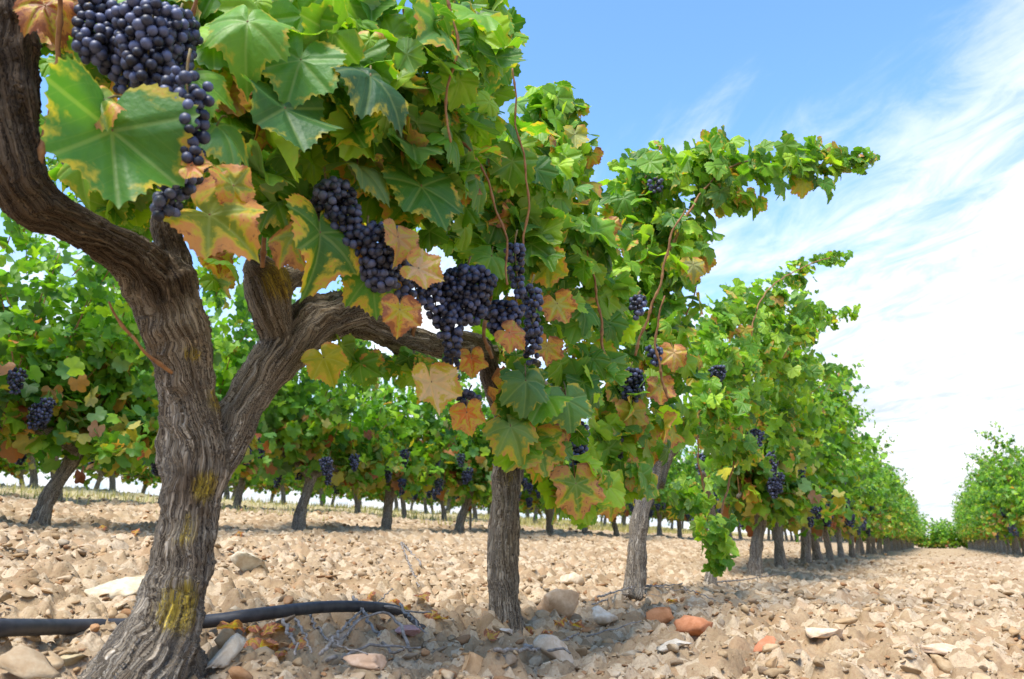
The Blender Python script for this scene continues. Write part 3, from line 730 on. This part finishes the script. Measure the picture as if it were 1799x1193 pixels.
# ================================================================== second to fourth vines
o2 = np.array([ROW1, rp(885, 1100)[1], .03])
vine2 = tag(empty('grapevine', o2), 'second grapevine of the near row, straight upright post-like trunk with a brown stain, standing right of the photo centre line of the pipe', 'grapevine', 'grapevines of the nearest row')
vine2['label'] = 'second grapevine of the near row with a straight upright brown trunk and tall crown'
wood('trunk', [chain([(884, 1125, 76), (886, 1095, 66), (884, 1040, 56), (884, 960, 54), (888, 880, 54), (893, 810, 56), (895, 760, 54), (890, 700, 62)]),
               chain([(890, 720, 50), (862, 660, 40), (850, 610, 34), (800, 590, 26)]), chain([(895, 730, 50), (950, 690, 38), (1010, 680, 30), (1050, 690, 18)])],
     .006, .0055, vine2, o2, [(rp(870, 900, .05), .06), (rp(895, 830, .05), .05)], [(rp(905, 800, .05), .09), (rp(865, 660, .05), .12)], seed=2)
for pts in ([(860, 630), (850, 560), (890, 430), (860, 320), (800, 225), (780, 170), (800, 60), (830, -40)], [(1000, 680), (1010, 560), (1000, 420), (980, 250), (975, 170)], [(900, 690), (930, 560), (940, 400), (950, 250)], [(1040, 690), (1060, 560), (1050, 430)]):
    cane([px(x, y, rz(x) * .93 - .12) for x, y in pts], .006, .003, vine2, o2)
for pts, Z in (([(775, -20), (800, 60), (790, 130), (778, 200), (790, 250)], 1.42), ([(790, 240), (830, 270), (860, 340), (885, 420), (888, 500)], 1.6), ([(900, 560), (915, 450), (925, 330), (905, 220), (900, 120)], 1.72)):
    cane([px(x, y, Z + .05) for x, y in pts], .0032, .0024, vine2, o2)
blob_foliage([
    (845, 90, 60, 120, 1.95, .12, 55, .115), (820, 270, 90, 90, 2.0, .15, 70, .115), (955, 245, 85, 90, 2.5, .2, 110, .115), (975, 180, 50, 40, 2.5, .12, 40, .10, .03), (905, 330, 110, 110, 2.15, .2, 120, .115),
    (1000, 330, 60, 90, 2.5, .2, 60, .11), (1000, 450, 90, 100, 2.35, .2, 95, .115), (890, 430, 90, 60, 2.05, .12, 42, .115), (960, 545, 70, 60, 2.2, .12, 30, .11, .12), (1050, 560, 70, 80, 2.5, .15, 60, .11),
    (925, 690, 50, 50, 2.0, .08, 14, .125), (905, 765, 45, 40, 1.98, .06, 9, .125, .1), (960, 780, 60, 50, 2.1, .1, 22, .12, .2), (1010, 850, 65, 60, 2.2, .12, 34, .11, .35), (1020, 650, 70, 50, 2.3, .12, 30, .115, .1), (870, 500, 70, 60, 2.3, .1, 26, .11, .1),
    (740, 380, 130, 70, 2.2, .15, 40, .11), (880, 610, 60, 30, 2.5, .1, 14, .1, .3)], L_NEAR, vine2, o2, .9)
for q in ((925, 685, 1.9, 100, 0, (.2, .5, .8), (.12, .25, .08), .08), (905, 765, 1.9, 105, 25, (.1, .5, .8), (.20, .32, .07), .3), (1000, 720, 2.0, 100, 10, (.2, .4, .8), (.10, .22, .06), .1), (950, 800, 2.0, 105, 15, (.2, .3, .9), (.14, .26, .03), .4),
          (1015, 870, 2.05, 110, 10, (.3, .3, .8), (.16, .26, .03), .62), (965, 480, 2.0, 85, 5, (-.3, .2, .8), (.26, .34, .06), .45), (985, 545, 2.0, 70, 25, (-.1, .2, .8), (.45, .42, .14), .7), (960, 620, 2.05, 65, 0, (.3, .2, .8), (.40, .28, .08), .75), (860, 460, 1.9, 85, -20, (.3, .5, .7), G3, .08), (1010, 245, 2.3, 55, 0, (.2, .3, .9), (.34, .36, .12), .3)):
    hero(*q, vine2, o2, tmpl=L_NEAR, seed=int(q[0]))
for x, y, L, Wd in ((1013, 790, .15, .075), (1010, 722, .06, .06), (1120, 540, .06, .05)):
    bunch(px(x, y, 2.25), L, Wd, vine2, o2, br=.0085)

o3 = np.array([ROW1, rp(1120, 1035)[1], .03])
vine3 = tag(empty('grapevine', o3), 'third grapevine of the near row, one long leafy shoot arching out against the blue sky', 'grapevine', 'grapevines of the nearest row')
wood('trunk', [chain([(1112, 1058, 58), (1116, 1030, 42), (1118, 990, 34), (1122, 930, 31), (1132, 880, 32), (1148, 830, 33), (1152, 780, 36)]), chain([(1150, 800, 34), (1130, 740, 26), (1080, 735, 20)]),
               chain([(1156, 850, 26), (1170, 805, 24), (1190, 780, 22), (1216, 766, 18), (1235, 758, 12)]), chain([(1150, 790, 40), (1160, 730, 24), (1180, 690, 14)])], .007, .006, vine3, o3, [], [(rp(1150, 770, .05), .12)], seed=3)
for pts, Z in (([(1118, 630), (1145, 540), (1180, 430), (1230, 340), (1290, 290), (1400, 275), (1530, 285)], (3.0, 3.0, 3.0, 3.05, 3.1, 3.1, 3.1)), ([(1160, 720), (1130, 600), (1110, 480), (1120, 350), (1160, 255)], (3.2,) * 5), ([(1150, 730), (1190, 600), (1230, 480)], (3.2,) * 3), ([(1080, 735), (1070, 600), (1080, 420)], (3.2,) * 3)):
    cane([px(x, y, z_) for (x, y), z_ in zip(pts, Z)], .007, .003, vine3, o3)
for pts, Z in (([(1112, 625), (1135, 560), (1160, 490), (1175, 420), (1200, 370)], 2.62), ([(1060, 640), (1050, 540), (1030, 440)], 2.3), ([(1170, 700), (1150, 600), (1165, 520)], 2.7)):
    cane([px(x, y, Z) for x, y in pts], .0055, .003, vine3, o3)
blob_foliage([
    (1155, 300, 80, 55, 3.25, .2, 100, .105), (1110, 370, 70, 70, 3.2, .2, 100, .105), (1180, 380, 80, 70, 3.15, .2, 100, .105), (1100, 470, 75, 75, 3.0, .2, 95, .11), (1190, 480, 60, 80, 3.1, .2, 80, .105), (1235, 420, 25, 40, 3.1, .1, 16, .10),
    (1270, 285, 80, 52, 3.15, .16, 95, .10), (1370, 285, 62, 48, 3.1, .14, 60, .095), (1290, 340, 50, 36, 3.1, .08, 34, .10), (1440, 282, 50, 38, 3.1, .07, 50, .09), (1500, 282, 34, 24, 3.1, .05, 28, .08), (1532, 284, 14, 12, 3.1, .03, 7, .055), (1305, 368, 20, 18, 3.1, .04, 6, .085), (1450, 328, 14, 12, 3.1, .02, 3, .09),
    (1130, 570, 90, 70, 3.0, .2, 90, .11, .05), (1080, 690, 70, 70, 2.8, .15, 60, .11, .12), (1180, 640, 50, 80, 3.05, .12, 46, .11, .3), (1130, 760, 70, 50, 2.85, .12, 34, .11, .3), (1090, 840, 60, 45, 2.7, .12, 34, .11, .35), (1060, 780, 50, 50, 2.7, .1, 26, .11, .15), (1180, 740, 60, 40, 3.1, .1, 26, .11, .15)], L_NEAR, vine3, o3, .9)
for q in ((1220, 475, 2.9, 55, 10, (.2, .3, .9), (.30, .30, .12), .4), (1185, 630, 2.8, 60, 0, (.2, .3, .9), (.60, .38, .20), .7), (1160, 690, 2.75, 60, 0, (.1, .3, .9), (.50, .36, .12), .8), (1110, 735, 2.7, 70, 0, (.2, .3, .9), (.40, .36, .05), .5), (1075, 890, 2.6, 65, 10, (.2, .3, .9), (.22, .28, .04), .55), (1452, 328, 3.05, 38, 20, (.2, .3, .9), G2, .1)):
    hero(*q, vine3, o3, tmpl=L_NEAR, seed=int(q[0]))
for x, y, L, Wd in ((1108, 678, .11, .11), (1151, 625, .07, .06), (1083, 775, .12, .08), (1122, 535, .06, .06), (1152, 328, .05, .06)):
    bunch(px(x, y, 2.75 if y > 500 else 3.0), L, Wd, vine3, o3, br=.0088)

o4 = np.array([ROW1, rp(1248, 1025)[1], .03])
vine4 = tag(empty('grapevine', o4), 'small low fourth grapevine whose cascade of leaves nearly touches the ground', 'grapevine', 'grapevines of the nearest row')
wood('trunk', [chain([(1246, 1040, 34), (1248, 1020, 24), (1252, 985, 16), (1256, 940, 13), (1248, 880, 12), (1235, 830, 10)])], .006, .004, vine4, o4, seed=4)
for pts in ([(1252, 960), (1240, 880), (1225, 800), (1230, 700)], [(1255, 940), (1290, 800), (1310, 640), (1340, 520), (1420, 465), (1485, 447)]):
    cane([px(x, y, 4.0 + max(0, (x - 1250)) * .005) for x, y in pts], .006, .003, vine4, o4)
blob_foliage([
    (1215, 870, 45, 40, 3.75, .12, 50, .095, .03), (1250, 930, 40, 36, 3.7, .12, 46, .09, .03), (1262, 975, 30, 32, 3.7, .1, 34, .085, .03), (1285, 545, 55, 50, 4.5, .2, 110, .10), (1270, 620, 70, 70, 4.2, .2, 180, .10), (1250, 720, 70, 60, 4.0, .2, 120, .10, .08), (1390, 560, 60, 55, 5.0, .2, 130, .10), (1380, 660, 60, 70, 4.9, .25, 180, .10), (1370, 760, 60, 60, 4.9, .2, 100, .10, .1),
    (1310, 700, 60, 60, 4.3, .2, 110, .10, .08), (1345, 520, 42, 34, 5.0, .15, 70, .095), (1400, 480, 38, 24, 5.1, .1, 60, .085), (1452, 455, 32, 14, 5.1, .08, 36, .075), (1485, 448, 14, 7, 5.1, .04, 10, .06), (1290, 790, 50, 40, 4.1, .15, 46, .10, .2), (1340, 600, 50, 60, 4.8, .2, 110, .10)], L_MID, vine4, o4, .9)
for x, y, Z in ((1328, 772, 4.2), (1262, 660, 4.0)): bunch(px(x, y, Z), .10, .09, vine4, o4, tmpl=ICO1, br=.009)

# ================================================================== repeated vines
def make_proto(seed, lean, height, nleaf, tmpl, droop=.5):
    r = np.random.default_rng(seed); O = np.zeros(3)
    e = empty('grapevine', (0, 0, 0))
    hx, hy = lean
    th = .42 + r.uniform(-.04, .06)
    base = [np.array([0, 0, -.06]), np.array([0, 0, .03]), np.array([hx * .3, hy * .25, th * .4]), np.array([hx * .8, hy * .8, th * .8]), np.array([hx, hy, th])]
    ch = [(base, [.066, .049, .040, .038, .044])]
    tips = []
    for sgn in (-1, 1):
        L = r.uniform(.38, .52); z1 = th + r.uniform(.06, .16)
        pts = [base[-1], np.array([hx + r.uniform(-.03, .03), hy + sgn * .16, th + .08]), np.array([r.uniform(-.05, .05), hy + sgn * L * .7, z1]), np.array([r.uniform(-.06, .06), hy + sgn * L, z1 + r.uniform(-.02, .05)])]
        ch.append((pts, [.036, .030, .024, .014])); tips.append(pts)
    wood('trunk', ch, .011, .007, e, O, seed=seed)
    P, S_, PD, cn = [], [], [], []
    ncane = 20
    for k in range(ncane):
        pts = tips[k % 2]; t = r.uniform(.1, 1) * (len(pts) - 1); i = min(int(t), len(pts) - 2); q = pts[i] + (pts[i + 1] - pts[i]) * (t - i)
        side = r.choice([-1, 1]); out = r.uniform(.05, .5) * side; up = r.uniform(.62, 1.0) * (height - q[2]); al = r.uniform(-.28, .28)
        if k % 3 == 2: up *= .55; out = side * r.uniform(.3, .5)
        if k % 4 == 3: up = r.uniform(.12, .3); out = side * r.uniform(.2, .42); droop_k = 3.2
        else: droop_k = 1.0
        dr = r.uniform(0, droop)
        cp = [q + np.array([out * f ** 1.3 , al * f, up * (f - dr * droop_k * f ** 3 * .6)]) for f in (0, .3, .6, .85, 1.0)]
        if k % 5 == 0: cp.append(cp[-1] + np.array([side * .16, al * .3, -.02]))
        cn.append((cp, .0045, .002))
        Pc, _ = smooth_chain(cp, np.ones(len(cp)), .03)
        m_ = int(nleaf / ncane); idx = r.integers(2, len(Pc), m_)
        rad = .10 * (1 - .5 * (idx / len(Pc)))
        P.append(Pc[idx] + r.normal(size=(m_, 3)) * rad[:, None] + np.array([0, 0, -.02])); S_.append(r.uniform(.045, .075, m_) * (1.1 - .35 * idx / len(Pc)))
    for k in range(14):      # loose shoots standing or reaching out of the crown
        sd2 = r.choice([-1, 1]); q = np.array([sd2 * r.uniform(.1, .3), r.uniform(-.5, .5), height * r.uniform(.55, .92)])
        dv = np.array([sd2 * r.uniform(.1, .42), r.uniform(-.12, .12), r.uniform(.08, .40)])
        cp = [q, q + dv * .5 + np.array([0, 0, .04]), q + dv]; cn.append((cp, .003, .0015))
        Pc, _ = smooth_chain(cp, np.ones(3), .02); m_ = int(nleaf / 60); idx = r.integers(0, len(Pc), m_)
        P.append(Pc[idx] + r.normal(size=(m_, 3)) * (.045 - .025 * idx / len(Pc))[:, None]); S_.append(r.uniform(.035, .055, m_) * (1.1 - .6 * idx / len(Pc)))
    P = np.vstack(P); S_ = np.concatenate(S_); n = len(P)
    low = P[:, 2] < .36; P[low, 2] = r.uniform(.25, .55, low.sum())
    pd = np.clip(.42 - (P[:, 2] - .30) * .62, .03, .42)
    c, d = leaf_cols(n, pd, r)
    out = np.stack([np.sign(P[:, 0]) * .6, np.zeros(n), np.full(n, .55)], -1)
    leaves('foliage', P, norm(out + r.normal(size=(n, 3)) * .6), norm(np.array([0, 0, -1.0]) + r.normal(size=(n, 3)) * .6), S_, c, d, tmpl, M_leaf_far, e, O, .9, r)
    canes_merged(cn, e, O)['kind'] = 'stuff'
    return e
def add_bunches(e, seed, n=12):
    r = np.random.default_rng(seed)
    for k in range(n):
        bunch(np.array([r.choice([-1, 1]) * r.uniform(.14, .34), r.uniform(-.5, .5), r.uniform(.38, .72)]), r.uniform(.10, .15), r.uniform(.07, .10), e, np.zeros(3), tmpl=ICO1, br=.0105, r=r, stalk=False)

protos = []
for k, (sd_, ln, hh) in enumerate(((101, (.04, .05), 1.85), (202, (-.03, .14), 1.95), (303, (.02, -.06), 1.78), (404, (.05, .12), 1.9))):
    e = make_proto(sd_, ln, hh, 1650, L_MID); add_bunches(e, sd_); protos.append(e)
far_protos = []
for k, (sd_, ln, hh) in enumerate(((505, (.03, .06), 1.85), (606, (-.03, -.05), 1.8), (707, (.02, .09), 1.92))):
    far_protos.append(make_proto(sd_, ln, hh, 1400, L_FAR))
used = set()
def copy_tree(o, parent=None):
    c = o.copy(); C.objects.link(c)
    if parent: c.parent = parent
    for ch in o.children: copy_tree(ch, c)
    return c
def place(proto, x, y, rot, sc, label, group, zs=1.0):
    if id(proto) in used: o = copy_tree(proto)
    else: used.add(id(proto)); o = proto
    o.location = (x, y, float(gbase(x)) + .01); o.rotation_euler = (0, 0, rot); o.scale = (sc, sc, sc * zs)
    tag(o, label, 'grapevine', group); return o
pr = np.random.default_rng(77)

# near row beyond the fourth vine
SP = 1.22; Y1 = 1.0
def row_vine(i, jit=0): return Y1 + SP * i + jit
ORD = 'first second third fourth fifth sixth seventh eighth ninth tenth eleventh twelfth thirteenth fourteenth fifteenth sixteenth seventeenth eighteenth nineteenth twentieth'.split()
names5 = {4: 'fifth grapevine of the near row, leaning grey trunk with a shoot sticking out right', 5: 'sixth grapevine of the near row, slim trunk leaning right close behind the fifth', 6: 'seventh grapevine of the near row, dark thin trunk beyond the two leaning ones'}
extra = {4: [(1400, 575, 40, 34, 6.0, .15, 70, .10), (1452, 556, 34, 20, 6.0, .1, 40, .09), (1495, 546, 24, 13, 6.0, .06, 22, .075), (1370, 640, 50, 50, 5.9, .2, 110, .10)],
         5: [(1440, 648, 34, 20, 6.9, .1, 44, .09)]}
late = []
for i in range(4, 40):
    y = row_vine(i, pr.uniform(-.06, .06)); p = protos[(3, 1, 0)[i - 4] if i < 7 else i % 4] if i < 16 else far_protos[i % 3]
    lab = names5.get(i) or (ORD[i] + ' grapevine along the near row, counted from the thick forked trunk' if i < 20 else 'grapevine far along the near row, its crown merged into the receding green hedge')
    o = place(p, ROW1 + pr.uniform(-.04, .04), y, 0 if pr.uniform() < .5 or i < 7 else math.pi, pr.uniform(.93, 1.08) * (1.06 if i < 8 else 1.0), lab, 'grapevines of the nearest row', 1.04)
    if i in extra: late.append((o, extra[i]))
# right-hand row
for i in range(12, 40):
    y = 1.3 + 1.25 * i
    place(protos[(i + 1) % 4] if i < 18 else far_protos[(i + 1) % 3], ROWR + .05, y + pr.uniform(-.08, .08), 0 if pr.uniform() < .5 else math.pi, pr.uniform(.98, 1.12),
          'nearest visible grapevine of the right-hand row, cut by the right edge of the photo' if i == 12 else ORD[i - 12] + ' visible grapevine of the right-hand row, counted from the right edge' if i < 22 else 'grapevine of the distant right-hand row, leafy crown with spiky shoots on slim grey trunks', 'grapevines of the right-hand row', 1.08)
# rows behind, up the slope
lab2 = {0: 'grapevine of the second row at the left edge, thick dark leaning trunk', 2: 'grapevine of the second row with a straight dark trunk just right of the nearest trunk', 3: 'grapevine of the second row with a leaning trunk, left of the second near trunk',
        4: 'grapevine of the second row with a trunk just left of the second near trunk'}
Y2 = [2.66, 3.72, 4.72, 5.80, 6.96]
for i in range(-1, 40):
    y = Y2[i] if 0 <= i < 5 else (1.6 if i < 0 else 6.96 + 1.12 * (i - 4))
    lab = lab2.get(i, ORD[i + 1] + ' grapevine of the second row counted from the left edge' if i < 14 else 'grapevine far along the second row behind the near row')
    place(protos[(i + 3) % 4] if i < 12 else far_protos[i % 3], -4.2 + pr.uniform(-.05, .05), y, (0 if i in (0, 2) else (0 if pr.uniform() < .5 else math.pi)), 1.0 if i < 5 else pr.uniform(.92, 1.05), lab, 'grapevines of the second row', 1.0)
for rx, y0, n, lab, grp in ((-7.3, 3.75, 26, 'grapevine of the third row up the slope, thin trunk seen below nearer leaves', 'grapevines of the third row'),
                            (-10.3, 5.4, 24, 'grapevine of the fourth row near the crest, a small thin trunk against the pale sky', 'grapevines of the fourth row'),
                            (-13.4, 7.2, 22, 'grapevine of the fifth row past the crest, tiny trunk against the pale sky', 'grapevines of the fifth row')):
    for i in range(n):
        place(far_protos[(i + int(-rx)) % 3], rx + pr.uniform(-.08, .08), y0 + 1.12 * i + pr.uniform(-.12, .12), 0 if pr.uniform() < .5 else math.pi, pr.uniform(.9, 1.05), lab, grp, 1.0)
for p in protos + far_protos: assert id(p) in used
for o, bl in late:
    og = np.array(o.location)
    f_ = blob_foliage(bl, L_MID, None, og, .9); f_.name = 'shoot'; f_['label'] = 'leafy shoot sticking out over the alley'
    f_.parent = o; f_.matrix_parent_inverse = (Matrix.Translation(o.location) @ o.rotation_euler.to_matrix().to_4x4() @ Matrix.Diagonal((*o.scale, 1))).inverted()
    f_.location = og

# hedge-like bushes closing the end of the alley
for i in range(16):
    x = -5.5 + i * .72; y = 52 + pr.uniform(-1.0, 1.0)
    o = place(far_protos[i % 3], x, y, math.pi / 2 + pr.uniform(-.3, .3), pr.uniform(1.2, 1.45), 'dark green bush closing the far end of the alley between the vine rows', 'bushes at the end of the alley', .82)
    o.name = 'bush'; o['category'] = 'bush'; o.location.z -= .38

# ================================================================== drip pipe
pp = [(-140, 1106, 1.42), (0, 1103, 1.46), (120, 1101, 1.50), (260, 1098, 1.56), (370, 1091, 1.62), (450, 1080, 1.72), (560, 1067, 1.86), (640, 1066, 1.98), (700, 1074, 2.1), (740, 1088, 2.18), (800, 1100, 2.3)]
pts = []
for x, y, Z in pp:
    if x <= 700:
        zh = ground_hit(x, y + 14)[1]; pts.append(px(x, y, min(Z, zh - .01) if x < 500 else Z))
    else:                                    # covered by soil past the litter heap
        q, _ = ground_hit(x, y); q[2] -= .03; pts.append(q)
pts = np.array(pts)
# the pipe lies on or just above the ground behind the trunks
P, R = smooth_chain(pts, np.full(len(pts), .0135), .02)
gz = ground_z(P[:, 0], P[:, 1])
V, Fc = tube(P, R, 16)
pipe = mesh_np('drip_pipe', V - P[0], Fc, M_pipe, smooth=True); pipe.location = P[0]
tag(pipe, 'black plastic irrigation pipe running behind the nearest trunk over the stones', 'pipe')
print('PIPE above ground', np.round((P[:, 2] - gz)[::12], 3), 'X', np.round(P[::12, 0], 2))

# ================================================================== dead prunings and fallen leaves
tw = [((560, 1192), (640, 1110), (700, 1100)), ((590, 1140), (690, 1060)), ((620, 1070), (680, 1150), (710, 1185)), ((540, 1100), (570, 1150), (640, 1190)), ((500, 1105), (520, 1170)), ((720, 1160), (690, 1120), (640, 1120), (590, 1150)),
      ((520, 1120), (545, 1192)), ((640, 1085), (760, 1110)), ((870, 1165), (960, 1150), (1020, 1122)), ((1030, 1130), (1130, 1105)), ((1050, 1060), (1130, 1035), (1210, 1050)), ((1120, 1040), (1200, 1032)), ((1040, 1075), (1100, 1050), (1160, 1055)),
      ((920, 1150), (1000, 1165)), ((700, 1090), (745, 1150)), ((570, 1175), (660, 1165), (740, 1180)), ((1200, 1040), (1260, 1060)), ((740, 1000), (705, 960), (735, 1045)), ((1360, 975), (1440, 995)), ((1260, 1030), (1330, 1020), (1400, 1005))]
twl = ['grey pruning lying in the heap between the two nearest trunks', 'thin grey dead twig lying on the soil around the third trunk']
for k, q in enumerate(tw):
    g_ = [ground_hit(x, y)[0] + np.array([0, 0, pr.uniform(.012, .05 if k < 8 or k in (14, 15) else .02)]) for x, y in q]
    P, R = smooth_chain(g_, np.linspace(.0042, .002, len(g_)) * pr.uniform(.6, 1.2), .012)
    P = P + np.array([[mn.noise(Vector((k * 9.1, j * .35, 0))), mn.noise(Vector((k * 9.1, j * .35, 4))), mn.noise(Vector((k * 9.1, j * .35, 8)))] for j in range(len(P))]) * .008
    V, Fc = tube(P, R, 8)
    o = mesh_np('twig', V - g_[0], Fc, M_twig, smooth=True); o.location = g_[0]
    near = q[0][0] < 800
    tag(o, twl[0] if near else twl[1] if q[0][0] < 1300 and q[0][0] > 1000 else 'thin grey dead twig lying on open stony soil' if q[0][0] >= 1300 else 'dead twig lying just right of the second trunk foot', 'twig', 'prunings between the nearest trunks' if near else 'dead twigs on the soil further right')
fl = [(470, 1120), (440, 1135), (500, 1115), (455, 1150), (520, 1140), (495, 1160), (410, 1120), (440, 1112), (480, 1140), (705, 1075), (740, 1060), (760, 1085), (930, 1110), (960, 1115), (985, 1100), (1150, 1030), (1230, 1045), (1010, 1110), (650, 1050), (690, 1060), (420, 940), (180, 930), (240, 940), (90, 900), (1180, 1060), (860, 1130), (775, 1100)]
for k, (x, y) in enumerate(fl):
    p, t = ground_hit(x, y); p = p + np.array([0, 0, .012])
    c = np.array([[.32, .10, .04], [.55, .24, .09], [.40, .18, .08], [.48, .30, .16]][k % 4])
    o = leaves('fallen_leaf', np.zeros((1, 3)), norm(np.array([[pr.normal() * .35, pr.normal() * .35, 1.0]])), norm(pr.normal(size=(1, 3))), np.array([pr.uniform(.022, .036)]), c[None], np.array([.95]), L_NEAR, M_leaf, None, np.zeros(3), 1.8, np.random.default_rng(k))
    o.location = p
    tag(o, 'brown curled fallen leaf in the litter just right of the nearest trunk foot' if k < 9 else 'dry rust brown fallen leaf lying on the stones between the trunks', 'fallen leaf', 'fallen leaves in the litter' if k < 9 else 'scattered fallen leaves')

# slim stake in the second row
sp_ = rp(826, 950, X=-4.4); z0 = float(gbase(sp_[0])) - .05
P = np.array([[sp_[0], sp_[1], z0], [sp_[0], sp_[1], z0 + .5], [sp_[0], sp_[1], z0 + 1.1]])
V, Fc = tube(P, np.full(3, .014), 10); o = mesh_np('stake', V - P[0], Fc, M_post, smooth=False); o.location = P[0]
tag(o, 'slim pale grey stake standing among the second row left of the second near trunk', 'stake')

# dry grass up the slope
def dry_grass():
    n = 16000; r = np.random.default_rng(5)
    x = -5.6 - r.uniform(0, 1, n) ** 1.2 * 7.0; y = 3.0 + r.uniform(0, 1, n) * 26
    keep = vnoise(x * .8, y * .8, 31) + r.uniform(-.3, .3, n) > .45
    x, y = x[keep], y[keep]; n = len(x); z = gbase(x)
    h = r.uniform(.05, .16, n); a = r.uniform(0, 6.28, n); w = .004 + .0006 * y
    b = np.stack([x, y, z], -1); d = np.stack([np.cos(a), np.sin(a), np.zeros(n)], -1) * w[:, None]
    tip = b + np.stack([r.normal(size=n) * .03, r.normal(size=n) * .03, h], -1)
    V = np.stack([b - d, b + d, tip], 1).reshape(-1, 3); Fc = np.arange(n * 3).reshape(-1, 3)
    pal = np.array([[.42, .36, .18], [.30, .28, .10], [.50, .43, .25]])
    o = mesh_np('dry_grass', V, Fc, M_leaf_far, attrs={'tint': np.repeat(pal[r.choice(3, n)], 3, 0)})
    tag(o, 'thin straw coloured dry grass on the slope behind the second row', 'grass', kind='stuff')
dry_grass()
